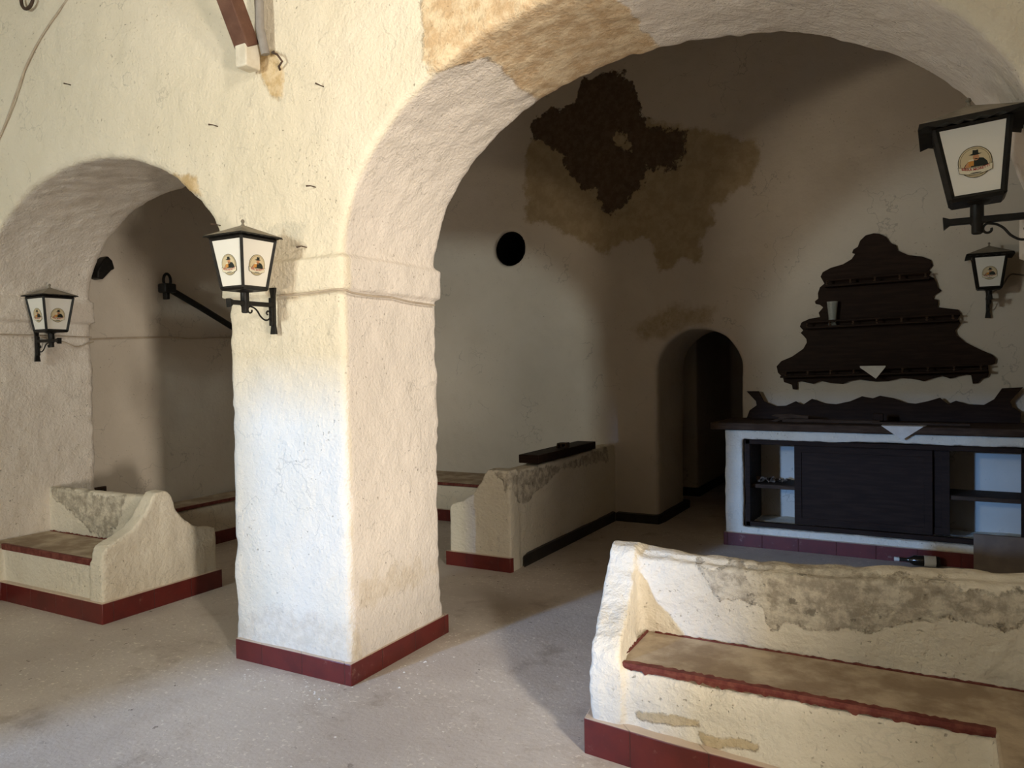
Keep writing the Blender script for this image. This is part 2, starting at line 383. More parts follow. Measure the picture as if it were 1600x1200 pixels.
def opening_wall(name, axis, at0, at1, u0, u1, holes, mat):
    """wall slab with rectangular holes (a0,a1,z0,z1), made of joined strips"""
    mb = MB(); us = sorted({u0, u1, *[h[0] for h in holes], *[h[1] for h in holes]})
    zs = sorted({0, 4.9, *[h[2] for h in holes], *[h[3] for h in holes]})
    for a, b in zip(us, us[1:]):
        for c0, c1 in zip(zs, zs[1:]):
            if any(h[0] <= a and b <= h[1] and h[2] <= c0 and c1 <= h[3] for h in holes): continue
            mb.box((a, at0, c0), (b, at1, c1)) if axis == 'y' else mb.box((at0, a, c0), (at1, b, c1))
    o = mb.build(name, mat)
    w = o.modifiers.new('weld', 'WELD'); w.merge_threshold = .001
    return struct(o)
WF = opening_wall('wall_front', 'y', -2.8, -2.6, -7.2, 2.8, [DOOR_H, WIN_H], M_plain)
WR = opening_wall('wall_right', 'x', 2.6, 2.8, -2.6, 12, [RIGHT_H], M_plain)
struct(B((-5.2, -3.5, 2.45), (-3.2, -3.4, 3.8)).build('window_light_blocker', M_plain))  # unseen slab, added to keep the sky strip light out of the window
struct(B((-6.2, -3.7, -.12), (-2.2, -3.6, .66)).build('ground_light_blocker', M_plain))  # unseen low slab, added to hide the sunlit ground light from lower surfaces
struct(B((-7.2, -2.6, 0), (-6.9, 3.9, 4.9)).build('wall_left', M_plain))

CX, AA, SPR, BB = -1.18, 1.495, 2.2, 1.05
LX, LA, LSP, LB = -4.84, 1.30, 2.15, .86
Y0, Y1 = 3.03, 3.87
def f_arcade(X, Y, Z):
    d = sbox(X, Y, Z, (-7.3, Y0, -.1), (1.6, Y1, 5.2))
    a1 = sarch(X, Z, CX, AA, SPR, BB); a2 = sarch(X, Z, LX, LA, LSP, LB)
    hole = np.minimum(a1, a2)
    d = smax(d, -hole, .045)
    win = np.clip(1 - np.maximum(np.abs(Z - 2.135) - .085, 0) / .012, 0, 1)
    near = np.clip(1 - np.maximum(np.abs(X + 3.1) - .62, 0) / .02, 0, 1) + np.clip(1 - np.maximum(np.abs(X + 6.2) - .3, 0) / .02, 0, 1) * (Y > 3.1) + np.clip(1 - np.maximum(np.abs(X - .6) - .45, 0) / .02, 0, 1)
    foot = np.clip(1 - np.maximum(Z - .185, 0) / .02, 0, 1) * np.clip(1 - np.maximum(np.abs(X + 3.1) - .62, 0) / .02, 0, 1)
    return d - .009 * foot - .030 * win * np.minimum(near, 1)
def at_front(poly, y=3.1):
    return lambda x, yy, z: np.where(yy < y, -spoly(x, z, poly), -1)
def a_raw(x, y, z):
    r = np.where(y < 3.06, -spoly(x, z, S_FR3), -1)
    s = np.where((y >= 3.0) & (z > 2.5), -spoly(x, y, S_SOF), -1)
    return np.maximum(r, s)
def a_damp(x, y, z):
    n = noise3(x, y, z, .25) * .12 + noise3(x, y, z, .08) * .05
    pil = (x > -3.7) & (x < -2.5) & (y < 3.1)
    rev = (x > -2.78) & (x < -2.5) & (y >= 3.1)
    return np.where(pil, .24 + n - z, np.where(rev, .05 + n * .8 - np.abs(z - .42 - .06 * (y - 3.4)), -.3))
me = sdf_mesh('wall_middle', f_arcade, (-7.0, 2.92, -.02), (1.4, 3.98, 4.9), .018,
    amp=((.5, .007), (.16, .006), (.05, .005)),
    attrs={'ochre': lambda x, y, z: np.maximum(at_front(S_FR1)(x, y, z), at_front(S_FR2)(x, y, z)), 'raw': a_raw, 'damp': a_damp, 'reveal': lambda x, y, z: y - 3.06})
struct(link('wall_middle', me, M_arcade))
struct(B((1.3, 3.05, 0), (2.6, 3.85, 4.9)).build('wall_middle_right', M_plain))

# back wall with the round flue hole and the arched doorway
def f_back(X, Y, Z):
    d = sbox(X, Y, Z, (-7.3, 7.5, -.1), (3.2, 8.42, 5.4))
    dr = sarch(X, Z, -2.085, .42, 1.54, .42)
    d = smax(d, -dr, .06)
    fl = np.maximum(np.sqrt((X + 4.19) ** 2 + (Z - 2.93) ** 2) - .200, Y - 8.2)
    return smax(d, -fl, .015)
ply = lambda poly: (lambda x, y, z: np.where(y < 7.6, -spoly(x, z, poly), -1))
me = sdf_mesh('wall_back', f_back, (-6.5, 7.38, -.02), (2.62, 8.5, 4.9), .022, amp=((.6, .014), (.2, .006), (.07, .003)),
    attrs={'ochre': ply(S_OCH), 'door': ply(S_DOOR), 'dark': lambda x, y, z: np.minimum(ply(S_DARK)(x, y, z), -ply(S_ISL)(x, y, z))})
struct(link('wall_back', me, M_inner))
me = sdf_mesh('wall_back_left', lambda X, Y, Z: sbox(X, Y, Z, (-6.9, 3.6, -.1), (-6.35, 7.8, 5.2)), (-6.5, 3.75, -.02), (-6.25, 7.6, 4.9), .03, amp=((.6, .014), (.2, .006)))
struct(link('wall_back_left', me, M_inner_plain))
fl = MB(); k = 40
fv = [(-4.19 + r_ * math.cos(2 * PI * i / k), y_, 2.93 + r_ * math.sin(2 * PI * i / k)) for r_, y_ in ((.24, 7.535), (.24, 8.15), (.18, 8.14), (.183, 7.535)) for i in range(k)]
ff = [(a_ * k + i, a_ * k + (i + 1) % k, ((a_ + 1) % 4) * k + (i + 1) % k, ((a_ + 1) % 4) * k + i) for a_ in range(4) for i in range(k)] + [[2 * k + i for i in range(k)]]
struct(fl.add(fv, ff).build('trim_1', M_flue_black))  # sooty black liner, added so the hole's shade is held in its colour
# passage behind the doorway
def f_hall(X, Y, Z):
    return np.minimum(sbox(X, Y, Z, (-4.2, 9.2, -.1), (-2.58, 11.6, 5.2), .02), sbox(X, Y, Z, (-4.2, 10.9, -.1), (2, 11.6, 5.2)))
me = sdf_mesh('wall_passage', f_hall, (-3.6, 9.1, -.02), (1.0, 11.2, 4.9), .035, amp=((.5, .012),))
struct(link('wall_passage', me, M_inner_plain))
struct(B((-3.6, 8.3, 0), (-3.5, 11.2, 4.9)).build('wall_passage_left', M_plain))
struct(B((.9, 8.3, 0), (1.0, 11.2, 4.9)).build('wall_passage_right', M_plain))

def ring_base(name, poly, h, mat, tiles=True):
    o = MB().prism(poly, -.01, h).build(name, mat, bevel=.006)
    return o
# red tiled base of the pillar, black base of the back wall
def tiles_mat():
    m, nt, p = new_mat('red_skirting_tiles'); g = NG(nt); c = g.coord()
    sep = g.n('ShaderNodeSeparateXYZ'); g.l(c, sep.inputs[0])
    s = g.math('ADD', sep.outputs[0], sep.outputs[1])
    fr = g.math('ABSOLUTE', g.math('SUBTRACT', g.math('FRACT', g.math('DIVIDE', s, .30)), .5))
    j = g.ramp(fr, .488, .498)
    col = g.mix(g.ramp(g.noise(c, 7, 5, .65), .35, .7), (.135, .016, .012), (.095, .012, .010))
    col = g.mix(g.math('MULTIPLY', j, .8), col, (.10, .03, .025))
    dust = g.ramp(g.noise(c, 16, 5, .7), .6, .75)
    col = g.mix(g.math('MULTIPLY', dust, .35), col, (.42, .28, .22))
    nm = g.n('ShaderNodeNewGeometry'); sz = g.n('ShaderNodeSeparateXYZ'); g.l(nm.outputs['Normal'], sz.inputs[0])
    col = g.mix(g.ramp(sz.outputs[2], .5, .9), col, (.58, .46, .36))
    g.l(col, p.inputs['Base Color']); p.inputs['Roughness'].default_value = .38
    g.l(g.bump(g.math('MULTIPLY', j, -1.0), .004), p.inputs['Normal'])
    return m
M_tile = tiles_mat()
struct(ring_base('baseboard_pillar', [(-3.51, 3.0), (-2.655, 3.0), (-2.655, 3.9), (-3.51, 3.9)], .115, M_tile))
struct(ring_base('baseboard_back', [(-2.95, 7.43), (-2.485, 7.43), (-2.465, 7.6), (-2.465, 8.47), (-2.6, 8.47), (-2.6, 7.6), (-2.95, 7.6)], .085, M_black))
struct(ring_base('baseboard_passage', [(-3.5, 9.17), (-2.55, 9.17), (-2.55, 10.87), (-2.7, 10.87), (-2.7, 9.3), (-3.5, 9.3)], .10, M_black))

# ================================================================== MASONRY BENCHES
BELL = [(0, -.05), (0, .44), (.035, .485), (.12, .52), (.22, .565), (.30, .635), (.35, .70), (.385, .765), (.41, .79), (.49, .79), (.515, .755),
        (.545, .65), (.60, .575), (.70, .50), (.80, .465), (.885, .455), (.895, .43), (.895, -.05)]
def masonry(root, fn, lo, hi, vox, mat, attrs=None, amp=((.3, .012), (.1, .008), (.035, .004)), name='plaster_body'):
    me = sdf_mesh(name, fn, lo, hi, vox, amp, attrs)
    me.transform(Matrix.Translation(-root.location))
    return link(name, me, mat, root)
def local(o, root):
    o.data.transform(Matrix.Translation(-root.location)); return o
def ragged_strip(p0, p1, w, n, up, mat, name, root, seed=1, gaps=.0, thick=.006, out=None):
    """a continuous painted line with a ragged edge, a real sliver of paint/mortar"""
    rnd = random.Random(seed); p0, p1, up = Vector(p0), Vector(p1), Vector(up)
    d = (p1 - p0).normalized(); out = Vector(out) if out else d.cross(up).normalized()
    v = []; f = []
    for i in range(n + 1):
        q = p0.lerp(p1, i / n); a = w * (.25 + .75 * rnd.random()) ; b = -w * .25 * rnd.random()
        for s in (0, 1):
            v += [q + up * b + out * thick * s, q + up * a + out * thick * s]
    for i in range(n):
        k = i * 4; j = k + 4
        f += [(k, j, j + 1, k + 1), (k + 2, k + 3, j + 3, j + 2), (k, k + 2, j + 2, j), (k + 1, j + 1, j + 3, k + 3)]
    f += [(0, 1, 3, 2), (n * 4, n * 4 + 2, n * 4 + 3, n * 4 + 1)]
    return local(MB().add(v, f).build(name, mat, root), root)
def seat_mat():
    return M_seat

# --- right foreground bench, built across the big arch, seat turning towards the room
r = thing('plaster_bench', 'long whitewashed plaster bench in the right foreground with a peeling grey backrest', 'bench', (-.4, 3.4, 0))
def f_fg(X, Y, Z):
    xs = -1.285 - .17 * (Y - 2.95)
    arm = np.maximum(spoly(Y - 2.95, Z, BELL), np.maximum(xs - X, X - (xs + .115))) - .004
    Yf = np.where(Y < 3.2, Y + .085 * np.clip((X + 1.2) / .8, 0, 1) * np.clip((.40 - Z) / .25, 0, 1), Y)
    body = sbox(X, Yf, Z, (-1.26, 2.965, -.1), (.5, 3.84, .375), .01)
    leg = sbox(X, Y, Z, (.15, .9, -.1), (.95, 3.4, .375), .01)
    Zr = Z - .065 * np.clip((X + .55) / .9, 0, 1)
    back = sbox(X, Y, Zr, (-1.30, 3.395, -.1), (.5, 3.50, .765), .03)
    lean = sbox(X, Y + (Z - .4) * .12, Zr, (-1.30, 3.385, .2), (.5, 3.48, .745), .03)
    d = smin(body, leg, .02)
    d = smin(d, np.minimum(back, lean), .03)
    return smin(d, arm, .055)
def fg_grey(x, y, z): return np.where((y > 3.25) & (y < 3.48), -spoly(x, z, S_FGB), -1)
def fg_och(x, y, z): return np.where(y < 3.05, np.maximum(-spoly(x, z, S_FGF), -spoly(x, z, S_FGF2)) + .004, -1)
masonry(r, f_fg, (-1.5, .8, -.02), (.46, 3.95, .9), .0115, M_bench, {'grey': fg_grey, 'ochre': fg_och})
seat_poly = [(-1.175, 2.975), (.155, 2.975), (.155, .95), (.9, .95), (.9, 3.38), (-1.19, 3.385)]
s = local(MB().prism(seat_poly, .36, .402).build('seat', M_seat, r, bevel=.008), r)
e = MB()
rnd = random.Random(3); n = 90; v = []; f = []
for i in range(n + 1):
    x = -1.175 + 1.332 * i / n
    bot = .384 - .008 * rnd.random() - (.016 * rnd.random() if rnd.random() < .3 else 0); top = .4045; yb = 2.972 + .018 * rnd.random() + .01
    v += [(x, 2.958, bot), (x, 2.955, top - .012), (x, 2.963, top), (x, yb, top + .001), (x, 2.985, bot)]
for i in range(n):
    for k in range(5):
        a = i * 5 + k; b = i * 5 + (k + 1) % 5
        f.append((a, b, b + 5, a + 5))
f += [[0, 1, 2, 3, 4], [n * 5 + k for k in (4, 3, 2, 1, 0)]]
local(MB().add(v, f).build('seat_edge', M_redwood, r), r)['label'] = 'chipped dark red front edge'
ragged_strip((-1.15, 3.372, .402), (.35, 3.372, .402), .008, 110, (0, 0, 1), M_redwood, 'joint_line', r, 5, thick=.012, out=(0, -1, 0))
ragged_strip((-1.178, 2.99, .403), (-1.19, 3.36, .403), .010, 30, (0, 0, 1), M_redwood, 'joint_line', r, 6, thick=.01, out=(1, 0, 0))
local(ring_base('base_tiles', [(-1.32, 2.93), (-.9, 2.885), (-.5, 2.865), (.13, 2.85), (.13, .88), (.98, .88), (.98, 3.9), (-1.47, 3.9)], .15, M_tile), r).parent = r

# --- bench under the left arch
r = thing('plaster_bench', 'short plaster bench under the left arch with a bell shaped end and red tiled base', 'bench', (-5.45, 3.48, 0))
def f_bl(X, Y, Z):
    arm = np.maximum(spoly(Y - 3.04, Z, BELL), np.maximum(-4.905 - X, X + 4.79)) - .004
    body = sbox(X, Y, Z, (-6.3, 3.05, -.1), (-4.8, 3.92, .375), .01)
    leg = sbox(X, Y, Z, (-6.85, 1.6, -.1), (-5.985, 3.3, .375), .01)
    back = sbox(X, Y, Z, (-6.3, 3.48, -.1), (-4.8, 3.57, .745 ), .03)
    d = smin(smin(body, leg, .02), back, .03)
    return smin(d, arm, .05)
masonry(r, f_bl, (-6.95, 1.55, -.02), (-4.7, 4.0, .88), .013, M_bench,
        {'grey': lambda x, y, z: np.where((y > 3.3) & (y < 3.55), -spoly(x, z, S_BL), -1), 'ochre': lambda x, y, z: x * 0 - .5}, amp=((.3, .006), (.1, .004), (.035, .0025)))
local(MB().prism([(-4.9, 3.06), (-5.995, 3.06), (-5.995, 1.65), (-6.88, 1.65), (-6.88, 3.02), (-6.12, 3.02), (-6.12, 3.47), (-5.02, 3.47)], .36, .402).build('seat', M_seat, r, bevel=.008), r)
local(MB().box((-5.99, 3.036, .36), (-4.92, 3.062, .404)).build('seat_edge', M_redwood, r, bevel=.004), r)['label'] = 'dark red front edge'
ragged_strip((-6.1, 3.462, .402), (-5.3, 3.462, .402), .012, 60, (0, 0, 1), M_redwood, 'joint_line', r, 8, thick=.01, out=(0, -1, 0))
local(ring_base('base_tiles', [(-4.755, 3.005), (-5.955, 3.005), (-5.955, 1.57), (-6.87, 1.57), (-6.87, 3.0), (-6.2, 3.0), (-6.2, 3.96), (-4.755, 3.96)], .135, M_tile), r).parent = r

# --- bench standing out from the back wall
r = thing('plaster_bench', 'plaster bench running out from the back wall beside the doorway, topped by a plank', 'bench', (-3.25, 6.3, 0))
HALF = [(-.56, -.05), (-.56, .47), (-.54, .50), (-.44, .53), (-.34, .59), (-.26, .69), (-.215, .77), (-.19, .80), (0, .80), (0, -.05)]
def f_mid(X, Y, Z):
    arm = np.maximum(spoly(X + 2.98, Z, HALF), np.maximum(5.26 - Y, Y - 5.38)) - .004
    back = sbox(X, Y, Z, (-3.15, 5.28, -.1), (-2.98, 7.6, .785), .02)
    body = sbox(X, Y, Z, (-3.53, 5.3, -.1), (-3.0, 7.6, .40), .02)
    return smin(smin(body, back, .02), arm, .04)
masonry(r, f_mid, (-3.62, 5.18, -.02), (-2.9, 7.5, .9), .013, M_bench,
        {'grey': lambda x, y, z: np.maximum(np.where(x > -3.03, -spoly(y, z, S_MID), -1), np.where((y < 5.35) & (x < -2.95), np.minimum(z - .70 + (x + 2.98) * .5, .05), -1)), 'ochre': lambda x, y, z: x * 0 - .5}, amp=((.3, .006), (.1, .004), (.035, .0025)))
local(MB().box((-3.54, 5.38, .39), (-3.16, 7.46, .415)).build('seat', M_seat, r, bevel=.005), r)
local(MB().prism([(-3.575, 5.225), (-2.965, 5.225), (-2.95, 5.26), (-3.56, 5.26)], -.01, .115).build('base_tiles', M_tile, r, bevel=.005), r)
local(MB().prism([(-2.97, 5.50), (-2.945, 5.42), (-2.945, 7.42), (-3.0, 7.46), (-3.0, 5.6)], -.01, .095).build('base_board', M_black, r, bevel=.005), r)['label'] = 'black base along the side'
t = thing('wooden_plank', 'thick dark plank lying on the bench by the back wall', 'plank', (-3.06, 6.25, .79))
local(MB().box((-3.15, 5.73, .80), (-2.955, 6.95, .872)).build('board', M_wood, t, bevel=.006), t)
t = thing('metal_bracket', 'small dark metal bracket lying on the plank', 'bracket', (-3.02, 6.33, .872))
MB().prism([(-.05, 0), (-.035, 0), (-.03, .03), (-.01, .03), (-.008, .008), (.008, .008), (.01, .035), (.04, .035), (.042, .0), (.055, 0), (.055, .05), (-.04, .045)], -.035, .035, 'y').build('body', M_rust, t, bevel=.003)

# --- low benches round the walls of the inner room
def low_bench(label, lo, hi, front, edge_lo, edge_hi, base_poly):
    cx, cy = (lo[0] + hi[0]) / 2, (lo[1] + hi[1]) / 2
    r = thing('plaster_bench', label, 'bench', (cx, cy, 0))
    masonry(r, lambda X, Y, Z: sbox(X, Y, Z, (lo[0], lo[1], -.1), (hi[0], hi[1], .375), .02), (lo[0] - .08, lo[1] - .08, -.02), (hi[0] + .08, hi[1] + .08, .5), .02, M_plain)
    local(MB().box((lo[0] + .01, lo[1] + .01, .37), (hi[0] - .01, hi[1] - .01, .40)).build('seat', M_seat, r, bevel=.005), r)
    local(MB().box(edge_lo, edge_hi).build('seat_edge', M_redwood, r, bevel=.004), r)
    local(MB().prism(base_poly, -.01, .12).build('base_tiles', M_tile, r, bevel=.005), r)
    return r
low_bench('low plaster bench along the dark left wall of the inner room', (-6.33, 4.0, 0), (-5.985, 6.66, 0), 'x', (-5.99, 4.0, .375), (-5.972, 6.66, .405), [(-6.3, 3.99), (-5.955, 3.99), (-5.955, 6.66), (-6.3, 6.66)])
low_bench('low plaster bench along the back wall seen between pillar and plank bench', (-6.32, 6.72, 0), (-3.6, 7.48, 0), 'y', (-6.3, 6.705, .375), (-3.6, 6.722, .405), [(-6.3, 6.69), (-3.6, 6.69), (-3.6, 7.4), (-6.3, 7.4)])

# ================================================================== LANTERNS
def text_mesh(body, size):
    cu = bpy.data.curves.new('lettering', 'FONT'); cu.body = body; cu.size = size; cu.align_x = 'CENTER'; cu.offset = size * .03; cu.resolution_u = 3
    o = bpy.data.objects.new('lettering', cu); COL.objects.link(o)
    me = bpy.data.meshes.new_from_object(o.evaluated_get(bpy.context.evaluated_depsgraph_get()))
    vs = [tuple(v.co) for v in me.vertices]; fs = [tuple(p.vertices) for p in me.polygons]
    bpy.data.objects.remove(o); bpy.data.curves.remove(cu); bpy.data.meshes.remove(me)
    return vs, fs
def emblem_mesh():
    mb = MB(); R = .052; lay = [0.0]
    def sheet(poly, w, mi): mb.prism([(u, v) for u, v in poly], 0.0, w, 'z', mi)
    ell = lambda cx, cy, a, b, n=40: [(cx + a * math.cos(2 * PI * i / n), cy + b * math.sin(2 * PI * i / n)) for i in range(n)]
    sheet(ell(0, 0, R, R * 1.03), .0010, 0)
    sheet(ell(0, 0, R * .955, R * .985), .0014, 1)
    sheet(ell(0, 0, R * .88, R * .91), .0017, 0)
    sheet(ell(0, 0, R * .855, R * .885), .0020, 1)
    sheet([(-.036, -.016), (-.030, -.006), (-.020, .004), (-.012, .010), (.000, .006), (.012, .013), (.026, .010), (.036, -.002), (.040, -.016)], .0024, 2)
    sheet([(-.034, -.016), (-.026, -.004), (-.016, .008), (-.010, .010), (-.008, .004), (-.014, -.016)], .0026, 3)
    sheet(ell(.004, .016, .0095, .011, 20), .0027, 3)
    sheet([(-.018, .026), (-.008, .0235), (.010, .0235), (.022, .027), (.012, .029), (.0115, .041), (.004, .0395), (-.0045, .041), (-.006, .029)], .0031, 2)
    sheet([(-.006, .0105), (.004, .0125), (.012, .0095), (.004, .0085)], .0031, 2)
    sheet([(-.020, -.012), (-.004, -.012), (-.003, .007), (-.019, .006)], .0031, 4)
    sheet([(-.020, .004), (-.003, .005), (-.004, .010), (-.018, .010)], .0033, 5)
    arc = lambda y, dy, x0=-.053, x1=.053, n=14: [(x0 + (x1 - x0) * i / n, y - dy * (1 - ((x0 + (x1 - x0) * i / n) / .053) ** 2)) for i in range(n + 1)]
    sheet(arc(-.010, .008) + arc(-.031, .012, -.050, .050)[::-1], .0034, 0)
    sheet(arc(-.0115, .008, -.0515, .0515) + arc(-.0297, .0115, -.0488, .0488)[::-1], .0037, 5)
    sheet(ell(0, -.0372, .018, .0018, 16), .0040, 2)
    vs, fs = text_mesh('BIRRA MORETTI', .0118)
    mb.add([(x, y - .0285 + .012 * (x / .053) ** 2 - .0005, .0041) for x, y, z in vs], fs, 6)
    me = bpy.data.meshes.new('emblem'); me.from_pydata(mb.v, [], mb.f); me.update()
    for q in EMB: me.materials.append(q)
    me.polygons.foreach_set('material_index', mb.mi)
    return me
EMBLEM = emblem_mesh()

def lantern(label, loc, rz, hw=.135, tilt=0.0):
    t = thing('wall_lantern', label, 'lantern', loc, rz, 'black wall lanterns with white panes')
    TM = Matrix.Translation((.20, 0, .06)) @ Matrix.Rotation(tilt, 4, 'Y') @ Matrix.Translation((-.20, 0, -.06))
    cx = .20; z0, z1 = .075, .325; b, tp = .078, .112
    pl = MB().prism([(-.022, -.155), (.022, -.155), (.016, -.115), (.014, -.10), (.014, .05), (.018, .07), (.022, .095), (-.022, .095), (-.018, .07), (-.014, .05), (-.014, -.10), (-.016, -.115)], 0, .014, 'x')
    pl.build('wall_plate', M_iron, t, bevel=.002)
    MB().box((.012, -.011, -.11), (.03, .011, .04)).build('mounting_bar', M_iron, t, bevel=.002)
    MB().prism([(.014, -.010), (.285, -.010), (.305, -.026), (.308, .020), (.285, .012), (.014, .012)], -.017, .017, 'y').build('arm', M_iron, t, bevel=.002)
    sc = []
    for k in range(14):
        a = PI * 1.6 * k / 13; rr = .020 * (1 - .55 * k / 13); sc.append((.165 + rr * math.cos(-PI / 2 - a + PI), 0, -.034 + rr * math.sin(-PI / 2 - a + PI)))
    S = sc[::-1] + [(.140, 0, -.020), (.118, 0, -.036), (.098, 0, -.062), (.070, 0, -.080), (.045, 0, -.078), (.030, 0, -.060), (.032, 0, -.040), (.047, 0, -.032), (.056, 0, -.044), (.048, 0, -.052)]
    MB().tube(smooth_path(S, 4), .0045, 8).build('scroll', M_iron, t)
    MB().lathe([(.012, -.05), (.018, -.046), (.018, -.018), (.022, -.012), (.022, .055), (.04, .060), (.052, .070)], 20, (cx, 0, 0)).build('stem', M_iron, t)
    MB().lathe([(b * 1.38, .064), (b * 1.45, .068), (b * 1.45, .0795), (b * 1.38, .082)], 4, (cx, 0, 0)).xf(Matrix.Translation((cx, 0, 0)) @ Matrix.Rotation(PI / 4, 4, 'Z') @ Matrix.Translation((-cx, 0, 0))).xf(TM).build('tray', M_iron, t)
    fr = MB()
    for i in range(4):
        sx, sy = ((1, 1), (-1, 1), (-1, -1), (1, -1))[i]; sx2, sy2 = ((1, 1), (-1, 1), (-1, -1), (1, -1))[(i + 1) % 4]
        B0 = Vector((cx + sx * b, sy * b, z0)); T0 = Vector((cx + sx * tp, sy * tp, z1))
        B1 = Vector((cx + sx2 * b, sy2 * b, z0)); T1 = Vector((cx + sx2 * tp, sy2 * tp, z1))
        fr.tube([B0, T0], .0105, 4); fr.tube([B0, B1], .0115, 4); fr.tube([T0, T1], .0105, 4)
    fr.xf(TM).build('frame', M_iron, t)
    slope = (tp - b) / (z1 - z0)
    for i in range(4):
        M = TM @ Matrix.Translation((cx, 0, 0)) @ Matrix.Rotation(i * PI / 2, 4, 'Z')
        v = []
        for dd in (-.004, 0):
            v += [(b + dd, -b + .004, z0 + .004), (b + dd, b - .004, z0 + .004), (tp + dd, tp - .004, z1 - .004), (tp + dd, -tp + .004, z1 - .004)]
        pane = MB().add(v, [(0, 3, 2, 1), (4, 5, 6, 7), (0, 1, 5, 4), (1, 2, 6, 5), (2, 3, 7, 6), (3, 0, 4, 7)]).xf(M).build('glass_pane', M_glass_opal, t)
        zz = .19; N = Vector((1, 0, -slope)).normalized(); U = Vector((0, 1, 0)); V = N.cross(U)
        E = Matrix(((U.x, V.x, N.x, b + slope * (zz - z0) + .0006), (U.y, V.y, N.y, 0), (U.z, V.z, N.z, zz), (0, 0, 0, 1)))
        e = bpy.data.objects.new('emblem', EMBLEM); COL.objects.link(e); e.parent = pane; e.matrix_local = M @ E
        e['label'] = 'round emblem of a man in a hat drinking beer above a lettered banner'
    # roof: shallow pyramid over a scalloped skirt
    n = 12; sk = .010 if hw < .15 else .022; apx = .343 + .45 * hw; ring0 = []; ring1 = []
    for sd in range(4):
        for k in range(n):
            u = -hw + 2 * hw * k / n; M = Matrix.Rotation(sd * PI / 2, 3, 'Z')
            p0 = M @ Vector((hw, u, 0)); p1 = M @ Vector((hw + .006, u * 1.03, 0))
            ring0.append((cx + p0.x, p0.y, .343)); ring1.append((cx + p1.x, p1.y, .343 - sk + (.4 * sk if k % 2 else 0)))
    N4 = 4 * n
    v = ring1 + ring0 + [(cx, 0, apx)] + [(cx, 0, .335)]
    f = [(i, (i + 1) % N4, N4 + (i + 1) % N4, N4 + i) for i in range(N4)] + [(N4 + i, N4 + (i + 1) % N4, 2 * N4) for i in range(N4)] + [((i + 1) % N4, i, 2 * N4 + 1) for i in range(N4)]
    ro = MB().add(v, f, 0)
    ro.xf(TM); ro.mi = [1] * N4 + [0] * N4 + [1] * N4
    ro.build('roof', [M_roof, M_iron], t, angle=20)
    MB().lathe([(.010, 0), (.006, .008), (.006, .014), (.010, .02), (.008, .028), (.003, .032)], 12, (cx, 0, apx - .004)).xf(TM).build('finial', M_roof, t)
    return t
lantern('black wall lantern on the front of the central pillar, two panes showing', (-3.14, 3.005, 1.985), -PI / 2)
lantern('black wall lantern on the far left wall beside the left arch', (-6.105, 3.40, 1.885), 0)
lantern('large black lantern at the top right edge in front of the big arch', (.325 - .01, 3.25, 2.135), PI, .16, .07)
lantern('small looking black lantern on the back wall right of the tiered shelf', (.34, 7.475, 2.11), -PI / 2, .16)

# ================================================================== CABLES, NAILS AND FITTINGS
def cable(pts, r, mat, label):
    return tag(MB().tube(smooth_path(pts, 5), r, 8).build('cable', mat), label, 'cable')
cable([(-3.10, 3.004, 2.037), (-2.949, 3.004, 2.036), (-2.814, 3.002, 2.04), (-2.735, 3.0, 2.043), (-2.68, 2.995, 2.042), (-2.645, 3.02, 2.038), (-2.642, 3.069, 2.027), (-2.642, 3.222, 2.022), (-2.642, 3.385, 2.025), (-2.642, 3.56, 2.011), (-2.645, 3.80, 2.006)], .0055, M_wire, 'painted cable running from the pillar lantern round the pillar corner')
cable([(-6.10, 3.43, 1.93), (-6.095, 3.501, 1.90), (-6.095, 3.612, 1.882), (-6.095, 3.714, 1.847), (-6.10, 3.80, 1.875), (-6.12, 3.87, 1.89)], .005, M_wire, 'slack cable hanging from the far left lantern')
cable([(-6.115, 2.95, 1.937), (-6.115, 3.43, 1.934), (-6.115, 3.85, 1.928)], .005, M_wire, 'straight cable behind the far left lantern')
cable([(-6.335, 3.90, 1.91), (-6.33, 4.112, 1.929), (-6.33, 4.712, 1.953), (-6.33, 4.994, 1.946), (-6.33, 5.423, 1.961), (-6.33, 6.4, 1.95)], .007, M_wire, 'cable along the dark left wall inside the left arch')
cable([(-4.75, 3.02, 4.17), (-4.939, 3.018, 4.057), (-5.2, 3.018, 3.91), (-5.397, 3.018, 3.761), (-5.54, 3.018, 3.594), (-5.696, 3.018, 3.402), (-5.90, 3.018, 3.18)], .007, M_wire, 'thick plastered cable curving down the wall at the upper left')
cable([(.345, 7.478, 2.15), (.383, 7.472, 2.174), (.437, 7.472, 2.212), (.494, 7.472, 2.297), (.56, 7.472, 2.295), (.75, 7.472, 2.25)], .006, M_wire2, 'grey cable leading right from the back wall lantern')
for (x, z, a, lb) in [(-4.928, 3.508, .3, 'nail sticking out of the wall above the left arch'), (-3.571, 3.021, .2, 'nail between the beam end and the pillar lantern'),
                      (-2.767, 3.09, .5, 'bent nail in the wall beside the big arch, level with the stain'), (-2.845, 2.587, .1, 'nail in the wall left of the big arch, midway down'),
                      (-2.923, 2.282, -.1, 'nail just above the pillar moulding'), (-3.573, 2.463, .15, 'nail right above the pillar lantern roof')]:
    c, s = math.cos(a), math.sin(a)
    tag(MB().tube([(x, 3.05, z), (x - .01, 3.005, z + .004), (x - .028 * c, 2.988, z + .024 * s)], [.003, .003, .005], 8).build('nail', M_rust), lb, 'nail', 'nails in the plaster')

